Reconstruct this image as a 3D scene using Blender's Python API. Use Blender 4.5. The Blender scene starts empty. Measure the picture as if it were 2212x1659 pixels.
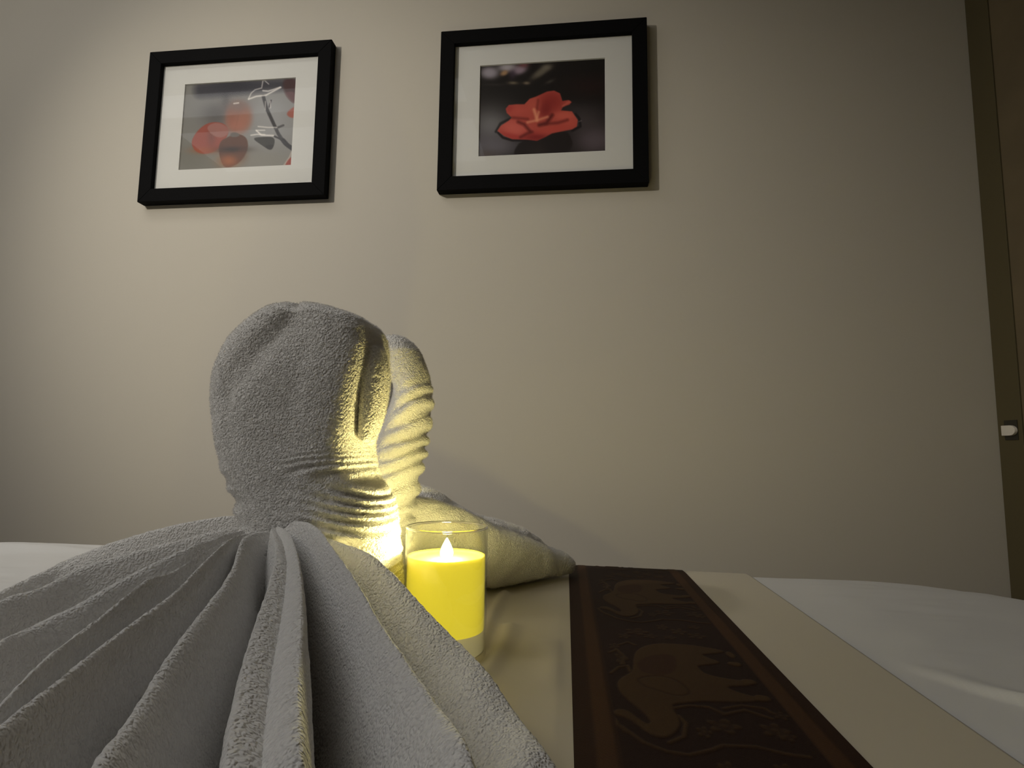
import bpy, math
import numpy as np
from mathutils import Matrix, Vector

scene = bpy.context.scene
COL = scene.collection
rng = np.random.default_rng(7)

# ------------------------------------------------------------------ camera
F = 1250.0                                   # focal length in pixels of the 2212 x 1659 frame
YAW, PITCH, ROLL = math.radians(-6.59), math.radians(6.23), math.radians(0.73)
TZ = 0.68                                    # table top height
CAM = np.array([0.0, 0.0, TZ + 0.20])
fw = np.array([math.sin(YAW) * math.cos(PITCH), math.cos(YAW) * math.cos(PITCH), math.sin(PITCH)])
r0 = np.array([math.cos(YAW), -math.sin(YAW), 0.0])
u0 = np.cross(r0, fw)
rt = math.cos(ROLL) * r0 + math.sin(ROLL) * u0
up = -math.sin(ROLL) * r0 + math.cos(ROLL) * u0

cam_data = bpy.data.cameras.new('camera')
cam = bpy.data.objects.new('camera', cam_data)
COL.objects.link(cam)
cam_data.sensor_width = 36.0
cam_data.lens = 36.0 * F / 2212.0
cam_data.clip_start = 0.01
cam.matrix_world = Matrix(((rt[0], up[0], -fw[0], CAM[0]), (rt[1], up[1], -fw[1], CAM[1]),
                           (rt[2], up[2], -fw[2], CAM[2]), (0, 0, 0, 1)))
scene.camera = cam

# ------------------------------------------------------------------ world, exposure, light levels
w = bpy.data.worlds.new('world')
scene.world = w
w.use_nodes = True
w.node_tree.nodes['Background'].inputs[0].default_value = (0, 0, 0, 1)
w.node_tree.nodes['Background'].inputs[1].default_value = 0.0
vs = scene.view_settings
vs.view_transform = 'Standard'
vs.look = 'None'
vs.gamma = 1.0
vs.use_curve_mapping = False
vs.exposure = 0.0
SPOT_W = 84.0         # spot lamp on the ceiling, left of the camera
OVER_L = 3.3          # radiance of the panel added to light the towels from above
PANEL_L = 1.55         # radiance of the ceiling light diffusers
FLAME_L = 1000.0       # radiance of the candle's flame tip
WAX_L = 0.72          # glow of the lit wax


def ray(x, y):
    return fw + ((x - 1106.0) / F) * rt + ((829.5 - y) / F) * up


def aty(x, y, Y):
    d = ray(x, y)
    return CAM + d * (Y / d[1])


def atz(x, y, z):
    d = ray(x, y)
    return CAM + d * ((z - CAM[2]) / d[2])


# ------------------------------------------------------------------ helpers
def lin(c):
    c = np.asarray(c, float) / 255.0
    return np.where(c <= 0.04045, c / 12.92, ((c + 0.055) / 1.055) ** 2.4)


def tag(o, label=None, cat=None, group=None, kind=None):
    if label: o['label'] = label
    if cat: o['category'] = cat
    if group: o['group'] = group
    if kind: o['kind'] = kind
    return o


def empty(name, loc):
    o = bpy.data.objects.new(name, None)
    o.empty_display_size = 0.05
    o.location = loc
    COL.objects.link(o)
    return o


def mesh_obj(name, verts, faces, mat, parent=None, smooth=True, local=False):
    """verts in world coordinates; when parented to a thing they become local to its base."""
    me = bpy.data.meshes.new(name)
    v = np.asarray(verts, float)
    off = np.zeros(3)
    p = parent
    while p is not None and not local:
        off += np.array(p.location)
        p = p.parent
    v = v - off
    if isinstance(faces, np.ndarray):
        n, k = faces.shape
        me.vertices.add(len(v)); me.vertices.foreach_set('co', v.astype(np.float32).ravel())
        me.loops.add(n * k); me.loops.foreach_set('vertex_index', faces.astype(np.int32).ravel())
        me.polygons.add(n)
        me.polygons.foreach_set('loop_start', np.arange(0, n * k, k, dtype=np.int32))
        me.update(calc_edges=True)
    else:
        me.from_pydata(v.tolist(), [], [list(map(int, f)) for f in faces])
    me.validate()
    if smooth:
        me.polygons.foreach_set('use_smooth', np.ones(len(me.polygons), dtype=bool))
    me.materials.append(mat)
    me.update()
    o = bpy.data.objects.new(name, me)
    COL.objects.link(o)
    if parent is not None: o.parent = parent
    return o


def grid_faces(nu, nv, wrap_v=False):
    """vertex index = i*nv + j"""
    i = np.arange(nu - 1)[:, None]
    jn = nv if wrap_v else nv - 1
    j = np.arange(jn)[None, :]
    j2 = (j + 1) % nv
    a = i * nv + j; b = i * nv + j2; c = (i + 1) * nv + j2; d = (i + 1) * nv + j
    return np.stack([a, b, c, d], -1).reshape(-1, 4)


def box_data(x0, x1, y0, y1, z0, z1):
    v = [(x, y, z) for z in (z0, z1) for y in (y0, y1) for x in (x0, x1)]
    f = [(0, 2, 3, 1), (4, 5, 7, 6), (0, 1, 5, 4), (2, 6, 7, 3), (0, 4, 6, 2), (1, 3, 7, 5)]
    return v, f


def box(name, b, mat, parent=None, bevel=0.0):
    v, f = box_data(*b)
    o = mesh_obj(name, v, f, mat, parent, smooth=False)
    if bevel > 0:
        m = o.modifiers.new('bevel', 'BEVEL'); m.width = bevel; m.segments = 3; m.limit_method = 'NONE'
    return o


def prism(name, poly, axis, a0, a1, mat, parent=None, bevel=0.0):
    """poly: 2-D outline in the plane normal to axis ('x' -> (y,z), 'y' -> (x,z), 'z' -> (x,y))"""
    def mk(p, a):
        return {'x': (a, p[0], p[1]), 'y': (p[0], a, p[1]), 'z': (p[0], p[1], a)}[axis]
    n = len(poly)
    v = [mk(p, a0) for p in poly] + [mk(p, a1) for p in poly]
    f = [tuple(range(n))[::-1], tuple(range(n, 2 * n))] + [(i, (i + 1) % n, n + (i + 1) % n, n + i) for i in range(n)]
    o = mesh_obj(name, v, f, mat, parent, smooth=False)
    me = o.data
    import bmesh
    bm = bmesh.new(); bm.from_mesh(me); bmesh.ops.recalc_face_normals(bm, faces=bm.faces); bm.to_mesh(me); bm.free()
    if bevel > 0:
        m = o.modifiers.new('bevel', 'BEVEL'); m.width = bevel; m.segments = 2; m.limit_method = 'ANGLE'
    return o


def lathe(name, prof, mat, parent, centre, n=72, closed=False):
    prof = np.asarray(prof, float)
    th = np.linspace(0, 2 * np.pi, n, endpoint=False)
    v = np.stack([centre[0] + prof[:, 0, None] * np.cos(th), centre[1] + prof[:, 0, None] * np.sin(th),
                  centre[2] + prof[:, 1, None] + 0 * th], -1)
    nu = len(prof)
    f = grid_faces(nu, n, True)[:, ::-1]
    if closed:
        j = np.arange(n); j2 = (j + 1) % n
        f = np.vstack([f, np.stack([(nu - 1) * n + j2, (nu - 1) * n + j, j, j2][::1], -1)[:, ::-1]])
    o = mesh_obj(name, v.reshape(-1, 3), np.ascontiguousarray(f), mat, parent)
    import bmesh
    bm = bmesh.new(); bm.from_mesh(o.data); bmesh.ops.remove_doubles(bm, verts=bm.verts, dist=1e-6)
    bmesh.ops.recalc_face_normals(bm, faces=bm.faces); bm.to_mesh(o.data); bm.free()
    return o


NROT = np.array(Matrix.Rotation(0.7, 3, 'X') @ Matrix.Rotation(0.5, 3, 'Y') @ Matrix.Rotation(1.1, 3, 'Z'))


def vnoise(P, scale, seed=0):
    """smooth 3-D value noise in [-1, 1]"""
    q = np.asarray(P, float) @ NROT / scale + 1000.0
    i = np.floor(q).astype(np.int64); f = q - i
    f = f * f * (3 - 2 * f)

    def h(a, b, c):
        n = (a * 374761393 + b * 668265263 + c * 1442695041 + seed * 1274126177) & 0xffffffff
        n = ((n ^ (n >> 13)) * 1274126177) & 0xffffffff
        n = (n ^ (n >> 16)) & 0xffff
        return n / 32767.5 - 1.0
    out = 0
    for dx in (0, 1):
        wx = f[..., 0] if dx else 1 - f[..., 0]
        for dy in (0, 1):
            wy = f[..., 1] if dy else 1 - f[..., 1]
            for dz in (0, 1):
                wz = f[..., 2] if dz else 1 - f[..., 2]
                out = out + wx * wy * wz * h(i[..., 0] + dx, i[..., 1] + dy, i[..., 2] + dz)
    return out


def grid_normals(G, wrap_v=False):
    du = np.gradient(G, axis=0)
    if wrap_v:
        dv = np.roll(G, -1, 1) - np.roll(G, 1, 1)
    else:
        dv = np.gradient(G, axis=1)
    n = np.cross(du, dv)
    return n / (np.linalg.norm(n, axis=-1, keepdims=True) + 1e-12)


def catmull(P, n):
    P = np.asarray(P, float)
    d = np.r_[0, np.cumsum(np.linalg.norm(np.diff(P, axis=0), axis=1))]
    d /= d[-1]
    m = np.zeros_like(P)
    for i in range(len(P)):
        a, b = max(i - 1, 0), min(i + 1, len(P) - 1)
        m[i] = (P[b] - P[a]) / max(d[b] - d[a], 1e-9)
    t = np.linspace(0, 1, n)
    k = np.clip(np.searchsorted(d, t, side='right') - 1, 0, len(P) - 2)
    h = (d[k + 1] - d[k])[:, None]; s = ((t - d[k])[:, None]) / h
    return ((2 * s**3 - 3 * s**2 + 1) * P[k] + (s**3 - 2 * s**2 + s) * h * m[k]
            + (-2 * s**3 + 3 * s**2) * P[k + 1] + (s**3 - s**2) * h * m[k + 1])


def smooth_interp(x, xp, fp):
    """monotone-ish cubic interpolation"""
    xp = np.asarray(xp, float); fp = np.asarray(fp, float); x = np.asarray(x, float)
    m = np.gradient(fp, xp)
    k = np.clip(np.searchsorted(xp, x, side='right') - 1, 0, len(xp) - 2)
    h = xp[k + 1] - xp[k]; s = np.clip((x - xp[k]) / h, 0, 1)
    return ((2 * s**3 - 3 * s**2 + 1) * fp[k] + (s**3 - 2 * s**2 + s) * h * m[k]
            + (-2 * s**3 + 3 * s**2) * fp[k + 1] + (s**3 - s**2) * h * m[k + 1])


def set_colors(o, cols):
    me = o.data
    a = me.color_attributes.new('print', 'FLOAT_COLOR', 'POINT')
    c = np.ones((len(me.vertices), 4), np.float32); c[:, :3] = cols
    a.data.foreach_set('color', c.ravel())


# ------------------------------------------------------------------ materials
def mat(name, color=(0.8, 0.8, 0.8), rough=0.6, spec=0.5, bump=None, noise_col=None, emit=None, sheen=0.0,
        attr=None, transl=0.0):
    m = bpy.data.materials.new(name); m.use_nodes = True
    nt = m.node_tree; n = nt.nodes; l = nt.links
    b = n['Principled BSDF']
    b.inputs['Base Color'].default_value = (*color, 1)
    b.inputs['Roughness'].default_value = rough
    b.inputs['Specular IOR Level'].default_value = spec
    if sheen:
        b.inputs['Sheen Weight'].default_value = sheen
        b.inputs['Sheen Roughness'].default_value = 0.6
    tc = n.new('ShaderNodeTexCoord')
    if attr:
        a = n.new('ShaderNodeAttribute'); a.attribute_name = attr
        l.new(a.outputs['Color'], b.inputs['Base Color'])
    if noise_col:
        sc, amt = noise_col
        t = n.new('ShaderNodeTexNoise'); t.inputs['Scale'].default_value = sc; t.inputs['Detail'].default_value = 5
        l.new(tc.outputs['Object'], t.inputs['Vector'])
        mr = n.new('ShaderNodeMapRange'); mr.inputs['To Min'].default_value = 1 - amt; mr.inputs['To Max'].default_value = 1 + amt
        l.new(t.outputs['Fac'], mr.inputs['Value'])
        vm = n.new('ShaderNodeVectorMath'); vm.operation = 'SCALE'
        if attr: l.new(a.outputs['Color'], vm.inputs[0])
        else: vm.inputs[0].default_value = color
        l.new(mr.outputs['Result'], vm.inputs['Scale'])
        l.new(vm.outputs['Vector'], b.inputs['Base Color'])
    if bump:
        sc, st, dist = bump
        t = n.new('ShaderNodeTexNoise'); t.inputs['Scale'].default_value = sc; t.inputs['Detail'].default_value = 3
        l.new(tc.outputs['Object'], t.inputs['Vector'])
        bp = n.new('ShaderNodeBump'); bp.inputs['Strength'].default_value = st; bp.inputs['Distance'].default_value = dist
        l.new(t.outputs['Fac'], bp.inputs['Height']); l.new(bp.outputs['Normal'], b.inputs['Normal'])
    if emit:
        b.inputs['Emission Color'].default_value = (*emit[0], 1); b.inputs['Emission Strength'].default_value = emit[1]
    if transl:
        tb = n.new('ShaderNodeBsdfTranslucent'); tb.inputs['Color'].default_value = (*color, 1)
        mx = n.new('ShaderNodeMixShader'); mx.inputs[0].default_value = transl
        l.new(b.outputs[0], mx.inputs[1]); l.new(tb.outputs[0], mx.inputs[2])
        l.new(mx.outputs[0], n['Material Output'].inputs['Surface'])
    return m


def thin_glass(name, tint, edge=1.0, rough=0.0, face=0.045):
    m = bpy.data.materials.new(name); m.use_nodes = True
    nt = m.node_tree; n = nt.nodes; l = nt.links
    n.remove(n['Principled BSDF'])
    lw = n.new('ShaderNodeLayerWeight'); lw.inputs['Blend'].default_value = 0.5
    pw = n.new('ShaderNodeMath'); pw.operation = 'POWER'; pw.inputs[1].default_value = 3.5
    l.new(lw.outputs['Facing'], pw.inputs[0])
    fr = n.new('ShaderNodeMapRange'); fr.inputs['To Min'].default_value = face; fr.inputs['To Max'].default_value = edge
    l.new(pw.outputs[0], fr.inputs['Value'])
    tr = n.new('ShaderNodeBsdfTransparent'); tr.inputs['Color'].default_value = (*tint, 1)
    gl = n.new('ShaderNodeBsdfGlossy'); gl.inputs['Roughness'].default_value = rough
    mx = n.new('ShaderNodeMixShader')
    l.new(fr.outputs[0], mx.inputs[0]); l.new(tr.outputs[0], mx.inputs[1]); l.new(gl.outputs[0], mx.inputs[2])
    l.new(mx.outputs[0], n['Material Output'].inputs['Surface'])
    return m


M = {}
M['wall'] = mat('wall_paint', (0.58, 0.545, 0.475), 0.75, 0.25, bump=(260, 0.12, 0.001))
M['ceiling'] = mat('ceiling_paint', (0.62, 0.60, 0.56), 0.8, 0.2)
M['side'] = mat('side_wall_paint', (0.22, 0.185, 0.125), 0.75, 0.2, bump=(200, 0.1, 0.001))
M['door'] = mat('door_stain', (0.16, 0.125, 0.075), 0.55, 0.3, noise_col=(9, 0.25))
M['trim'] = mat('trim_paint', (0.115, 0.095, 0.05), 0.6, 0.2)
M['floor'] = mat('floor_wood', (0.10, 0.06, 0.035), 0.5, 0.4, noise_col=(14, 0.3))
M['black'] = mat('frame_black', (0.004, 0.004, 0.0045), 0.8, 0.08)
M['mat'] = mat('mat_board', (0.72, 0.715, 0.695), 0.85, 0.2, bump=(900, 0.15, 0.0004))
M['print'] = mat('photo_print', (1, 1, 1), 0.55, 0.3, attr='print')
M['glass'] = thin_glass('picture_glass', (0.985, 0.99, 0.985), face=0.015)
M['cup'] = thin_glass('candle_glass', (0.97, 0.975, 0.96), 0.7)
M['rim'] = mat('glass_rim', (1, 1, 0.96), 0.02, 0.5)
M['rim'].node_tree.nodes['Principled BSDF'].inputs['Transmission Weight'].default_value = 1.0
M['terry'] = mat('terry_cotton', (0.84, 0.825, 0.80), 0.95, 0.1, sheen=0.5)
M['pile'] = mat('terry_loops', (0.93, 0.915, 0.895), 0.95, 0.1, transl=0.4)
def loop_bump(m, scale, strength, dist):
    # rounded cotton loops as fine relief
    nt = m.node_tree; n = nt.nodes; l = nt.links
    tc = n.new('ShaderNodeTexCoord')
    wn = n.new('ShaderNodeTexNoise'); wn.inputs['Scale'].default_value = scale * 0.35; wn.inputs['Detail'].default_value = 2
    l.new(tc.outputs['Object'], wn.inputs['Vector'])
    ad = n.new('ShaderNodeVectorMath'); ad.operation = 'MULTIPLY_ADD'
    ad.inputs[1].default_value = (0.004, 0.004, 0.004)
    l.new(wn.outputs['Color'], ad.inputs[0]); l.new(tc.outputs['Object'], ad.inputs[2])
    vo = n.new('ShaderNodeTexVoronoi'); vo.feature = 'SMOOTH_F1'; vo.inputs['Scale'].default_value = scale
    vo.inputs['Smoothness'].default_value = 0.6
    l.new(ad.outputs['Vector'], vo.inputs['Vector'])
    ng = n.new('ShaderNodeMath'); ng.operation = 'MULTIPLY'; ng.inputs[1].default_value = -1.0
    l.new(vo.outputs['Distance'], ng.inputs[0])
    bp = n.new('ShaderNodeBump'); bp.inputs['Strength'].default_value = strength; bp.inputs['Distance'].default_value = dist
    l.new(ng.outputs[0], bp.inputs['Height'])
    l.new(bp.outputs['Normal'], n['Principled BSDF'].inputs['Normal'])


loop_bump(M['terry'], 560, 0.75, 0.0022)
M['sheet'] = mat('bed_sheet_cotton', (0.69, 0.69, 0.685), 0.8, 0.2, bump=(1200, 0.12, 0.0004))
M['cream'] = mat('runner_satin', (0.55, 0.50, 0.395), 0.5, 0.35, bump=(1600, 0.12, 0.0003), sheen=0.15)
M['brocade'] = mat('runner_brocade', (1, 1, 1), 0.7, 0.18, attr='print', bump=(1400, 0.5, 0.0006), noise_col=(700, 0.2))
M['vinyl'] = mat('table_vinyl', (0.08, 0.06, 0.05), 0.5, 0.4)
M['wood'] = mat('table_wood', (0.25, 0.14, 0.07), 0.5, 0.4, noise_col=(20, 0.25))
M['wax'] = mat('candle_wax', (0.42, 0.34, 0.035), 0.5, 0.3, emit=((1.0, 0.80, 0.045), WAX_L))
M['waxbase'] = mat('candle_base', (0.80, 0.72, 0.46), 0.6, 0.3, emit=((1.0, 0.86, 0.42), 0.22))  # its emission stands in for light leaking down inside the candle
M['flame'] = mat('flame_tip', (1, 0.95, 0.8), 0.4, 0.2, emit=((1.0, 0.85, 0.34), FLAME_L))
M['plastic'] = mat('white_plastic', (0.85, 0.80, 0.74), 0.4, 0.5)
M['darkmetal'] = mat('dark_metal', (0.03, 0.027, 0.02), 0.4, 0.5)
M['diffuser'] = mat('light_diffuser', (0.8, 0.8, 0.8), 0.5, 0.3, emit=((0.97, 0.98, 1.0), PANEL_L))
M['added'] = mat('added_light_diffuser', (0.8, 0.8, 0.8), 0.5, 0.3, emit=((1.0, 0.965, 0.90), OVER_L))  # for the unseen panel added as top light
M['whitepaint'] = mat('white_paint', (0.7, 0.69, 0.66), 0.5, 0.4)

# ------------------------------------------------------------------ the room
D = 1.381
XL, XR, YF, ZC = -2.3, 0.915, -1.9, 2.55
T = 0.08


def struct(o):
    o['kind'] = 'structure'
    return o


struct(box('wall_back', (XL - T, XR + T, D, D + T, 0, ZC), M['wall']))
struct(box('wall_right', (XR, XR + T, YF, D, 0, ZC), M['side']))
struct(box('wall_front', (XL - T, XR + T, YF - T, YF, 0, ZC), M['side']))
struct(box('floor', (XL - T, XR + T, YF - T, D + T, -T, 0), M['floor']))
struct(box('ceiling', (XL - T, XR + T, YF - T, D + T, ZC, ZC + T), M['ceiling']))
struct(box('wall_left', (XL - T, XL, YF, D, 0, ZC), M['wall']))
# side door and its casing by the corner
struct(box('trim_1', (XR - 0.005, XR, D - 0.072, D - 0.002, 0, 2.2), M['trim'], bevel=0.001))
struct(box('door_1', (XR - 0.003, XR, D - 0.90, D - 0.074, 0, 2.12), M['door']))
struct(box('baseboard_back', (XL, XR - 0.013, D - 0.012, D, 0, 0.09), M['trim']))

# small white half-round fitting on the casing
fit_z = float(aty(2178, 930, 1.338)[2])
fit = empty('wall_catch', (XR - 0.005, 1.338, fit_z))
tag(fit, 'small white half-round catch on the dark side wall by the corner', 'catch')
pl = [(1.358, fit_z - 0.020), (1.358, fit_z + 0.022), (1.320, fit_z + 0.022), (1.320, fit_z - 0.020)]
prism('catch_plate', pl, 'x', XR - 0.0065, XR - 0.005, M['darkmetal'], fit, 0.0005)
dsh = [(1.358, fit_z - 0.0108), (1.358, fit_z + 0.0108)] + [(1.335 - 0.016 * math.sin(a), fit_z + 0.0108 * math.cos(a)) for a in np.linspace(0, math.pi, 14)]
prism('catch_knob', dsh, 'x', XR - 0.013, XR - 0.0065, M['plastic'], fit, 0.001)

# ceiling light panels mirrored in the picture glass, plus one added to top-light the towels
for y0, y1, wd_ in ((0.50, 0.86, 'added'), (0.13, 0.34, 'narrow'), (-0.45, 0.02, 'middle-sized'), (-1.25, -0.56, 'wide')):
    c = empty('ceiling_light', (-1.4, (y0 + y1) / 2, ZC))
    tag(c, wd_ + ' white rectangular ceiling light panel with slim frame', 'ceiling light', 'ceiling light panels in a row')
    x0, x1 = (-1.98, -0.90) if wd_ == 'added' else (-2.15, -0.52)
    c.location.x = (x0 + x1) / 2
    box('diffuser', (x0 + 0.012, x1 - 0.012, y0 + 0.012, y1 - 0.012, ZC - 0.014, ZC - 0.004), M['added' if wd_ == 'added' else 'diffuser'], c)
    for b in ((x0, x1, y0, y0 + 0.012, ZC - 0.02, ZC), (x0, x1, y1 - 0.012, y1, ZC - 0.02, ZC),
              (x0, x0 + 0.012, y0 + 0.012, y1 - 0.012, ZC - 0.02, ZC), (x1 - 0.012, x1, y0 + 0.012, y1 - 0.012, ZC - 0.02, ZC)):
        box('frame', b, M['whitepaint'], c)

# ceiling spot lamp left of the camera, washing the wall between the pictures
LP = np.array([-1.70, -0.50, 2.14]); AIM = np.array([-0.56, D, 1.28])
lamp = empty('spot_lamp', (LP[0], LP[1], ZC))
tag(lamp, 'small black ceiling spot lamp turned towards the pictures', 'spot lamp')
ax = (AIM - LP) / np.linalg.norm(AIM - LP)
lathe('canopy', [(0, 0), (0.05, 0), (0.05, -0.02), (0.045, -0.025), (0, -0.025)], M['darkmetal'], lamp, (LP[0] - 0.05 * ax[0], LP[1] - 0.05 * ax[1], ZC), 40)
sx, sy = LP[0] - 0.05 * ax[0], LP[1] - 0.05 * ax[1]
lathe('stem', [(0, -0.026), (0.008, -0.026), (0.008, -(ZC - LP[2]) + 0.03), (0, -(ZC - LP[2]) + 0.03)], M['darkmetal'], lamp, (sx, sy, ZC), 20)
hd = lathe('shade', [(0.0, -0.10), (0.030, -0.10), (0.036, -0.094), (0.042, 0.03), (0.040, 0.03), (0.034, -0.088), (0.0, -0.090)], M['darkmetal'], lamp, (0, 0, 0), 40)
hd.location = (0, 0, 0)
rotm = Vector(ax).to_track_quat('Z', 'Y').to_matrix()
for v_ in hd.data.vertices:
    q_ = rotm @ (v_.co + Vector(lamp.location)) + Vector(LP)
    v_.co = q_ - Vector(lamp.location)
ld = bpy.data.lights.new('spot_bulb', 'SPOT')
ld.energy = SPOT_W; ld.color = (1.0, 0.92, 0.79); ld.spot_size = math.radians(62); ld.spot_blend = 1.0; ld.shadow_soft_size = 0.04
lo = bpy.data.objects.new('spot_bulb', ld); COL.objects.link(lo)
lo.location = Vector(LP + ax * 0.045)
lo.rotation_euler = Vector(ax).to_track_quat('-Z', 'Y').to_euler()

# ------------------------------------------------------------------ massage table, sheet
TH = math.radians(-3.2)
TC = np.array([-0.33, 0.58])               # centre of the table top
TLX, TWY = 0.97, 0.46                       # half length, half width
ca, sa = math.cos(TH), math.sin(TH)


def t2w(p):
    p = np.asarray(p, float)
    return np.stack([TC[0] + ca * p[..., 0] - sa * p[..., 1], TC[1] + sa * p[..., 0] + ca * p[..., 1]], -1)


def rounded_rect(hx, hy, r, n=24, straight=40):
    pts = []
    corners = [(hx - r, hy - r, 0), (-hx + r, hy - r, 90), (-hx + r, -hy + r, 180), (hx - r, -hy + r, 270)]
    for k, (cx, cy, a0) in enumerate(corners):
        for a in np.linspace(a0, a0 + 90, n):
            pts.append((cx + r * math.cos(math.radians(a)), cy + r * math.sin(math.radians(a))))
        nx = corners[(k + 1) % 4]
        a1 = math.radians(a0 + 90)
        p0 = np.array(pts[-1]); p1 = np.array([nx[0] + r * math.cos(math.radians(nx[2])), nx[1] + r * math.sin(math.radians(nx[2]))])
        for s in np.linspace(0, 1, straight + 2)[1:-1]:
            pts.append(tuple(p0 + (p1 - p0) * s))
    return np.array(pts)


table = empty('massage_table', (TC[0], TC[1], 0))
tag(table, 'padded massage table with rounded corners under the white sheet', 'table')
bnd = rounded_rect(TLX - 0.012, TWY - 0.012, 0.17)
rings = [(0.0, TZ - 0.075), (0.97, TZ - 0.075), (1.0, TZ - 0.06), (1.0, TZ - 0.03), (0.985, TZ - 0.012), (0.95, TZ - 0.0075), (0.0, TZ - 0.0075)]
G = np.array([[(*t2w(b * k), z) for b in bnd] for k, z in rings])
mesh_obj('cushion', G.reshape(-1, 3), np.ascontiguousarray(grid_faces(len(rings), len(bnd), True)), M['vinyl'], table)
fr = [t2w((sx * (TLX - 0.12), sy * (TWY - 0.07))) for sx, sy in ((-1, -1), (1, -1), (1, 1), (-1, 1))]
for i in range(4):
    a, b = fr[i], fr[(i + 1) % 4]
    dv = (b - a) / np.linalg.norm(b - a); nn = np.array([-dv[1], dv[0]]) * 0.012
    prism('frame_rail', [tuple(a + nn), tuple(b + nn), tuple(b - nn), tuple(a - nn)], 'z', TZ - 0.155, TZ - 0.076, M['wood'], table)
for p in fr:
    s = 0.024
    prism('leg', [(p[0] - s, p[1] - s), (p[0] + s, p[1] - s), (p[0] + s, p[1] + s), (p[0] - s, p[1] + s)], 'z', 0.0, TZ - 0.156, M['wood'], table)

bnd = rounded_rect(TLX, TWY, 0.18, 50, 150)
ks = list(np.linspace(0, 0.93, 170)) + [0.95, 0.965, 0.98, 0.99, 0.997, 1.0]
rows = []
for k in ks:
    zz = TZ if k <= 0.93 else TZ - 0.014 * (1 - math.sqrt(max(0, 1 - ((k - 0.93) / 0.07) ** 2)))
    p = t2w(bnd * k)
    rows.append(np.c_[p, np.full(len(p), zz)])
ang = np.arange(len(bnd))
for dz in (0.01, 0.03, 0.06, 0.10, 0.15, 0.20, 0.25, 0.28):
    fl = 1.0 + dz * (0.05 + 0.05 * np.sin(ang * 0.23) + 0.04 * np.sin(ang * 0.115 + 1))
    p = t2w(bnd * fl[:, None])
    rows.append(np.c_[p, np.full(len(p), TZ - 0.014 - dz)])
G = np.array(rows)
P = G.copy()
mask = np.clip((P[..., 0] - 0.26) / 0.10, 0, 1) + np.clip((-0.55 - P[..., 0]) / 0.10, 0, 1)
top = (G[..., 2] > TZ - 0.015)
# a few shallow wrinkles of the sheet, running along the table
q = np.stack([P[..., 0] * 0.35, P[..., 1], P[..., 2] * 0], -1)
wr = 0.0022 * vnoise(q, 0.045, 3) + 0.0011 * vnoise(q, 0.016, 4)
# one crease right of the runner, one soft ridge at the left end
cx = P[..., 0]; cy = P[..., 1]
c0_, c1_ = atz(1890, 1425, TZ), atz(2212, 1528, TZ)
sl_ = (c1_[1] - c0_[1]) / (c1_[0] - c0_[0])
dy_ = cy - (c0_[1] + sl_ * (cx - c0_[0]))
cr = 0.008 * np.where(dy_ > 0, np.exp(-(dy_ / 0.030) ** 2), np.exp(-(dy_ / 0.008) ** 2)) * np.clip((cx - 0.30) / 0.06, 0, 1)
rl = 0.013 * np.exp(-((cy - (0.965 + 0.11 * (cx + 0.95) + 0.0)) / 0.022) ** 2) * np.clip((-0.80 - cx) / 0.15, 0, 1)
G[..., 2] += np.where(top, mask * (wr + 0.0024) + cr + rl, 0)
o = mesh_obj('bed_sheet', G.reshape(-1, 3), np.ascontiguousarray(grid_faces(len(rows), len(bnd), True)), M['sheet'])
tag(o, 'white cotton sheet spread over the massage table', 'sheet')

# ------------------------------------------------------------------ table runner
XA, XB = -0.0085, 0.178                      # the brocade band
XC0, XC1 = -0.150, 0.2775                    # the whole runner


def far_y(x): return TC[1] + TWY / ca + math.tan(TH) * (x - TC[0])
def near_y(x): return TC[1] - TWY / ca + math.tan(TH) * (x - TC[0])


SKEW = 0.022


def runner_surface(xs, vs_, lift):
    """v runs along the cloth: 0 at the near hanging end, flat over the table, then down the far side"""
    out = np.zeros((len(vs_), len(xs), 3))
    for j, x in enumerate(xs):
        y0, y1 = near_y(x), far_y(x)
        e = 0.016
        path = [(y0 - e, TZ - 0.20), (y0 - e, TZ - 0.04), (y0 - e * 0.85, TZ - 0.012), (y0 - e * 0.2, TZ - 0.001), (y0 + 0.03, TZ + 0.0)]
        path += [(y, TZ) for y in np.linspace(y0 + 0.06, y1 - 0.05, 30)]
        path += [(y1 - 0.03, TZ + 0.0), (y1 - 0.004, TZ - 0.0015), (y1 + e * 0.7, TZ - 0.010), (y1 + e, TZ - 0.03), (y1 + e, TZ - 0.22)]
        path = np.array(path)
        d = np.r_[0, np.cumsum(np.linalg.norm(np.diff(path, axis=0), axis=1))]
        L = d[-1]
        yy = np.interp(vs_ * L, d, path[:, 0]); zz = np.interp(vs_ * L, d, path[:, 1])
        out[:, j, 0] = x - SKEW * (yy - 0.65); out[:, j, 1] = yy; out[:, j, 2] = zz + lift
    return out


runner = empty('table_runner', ((XA + XB) / 2, 0.65, TZ + 0.002))
tag(runner, 'cream table runner with a brown elephant brocade band lying across the table', 'table runner')
xs = np.r_[np.linspace(XC0, XA, 70), np.linspace(XA + 0.004, XB, 30), np.linspace(XB + 0.004, XC1, 50)]
vv = np.linspace(0, 1, 320)
G = runner_surface(xs, vv, 0.0026)
flat = np.clip((G[..., 2] - (TZ - 0.01)) / 0.01, 0, 1)
X, Y = G[..., 0] + SKEW * (G[..., 1] - 0.65), G[..., 1]
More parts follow.
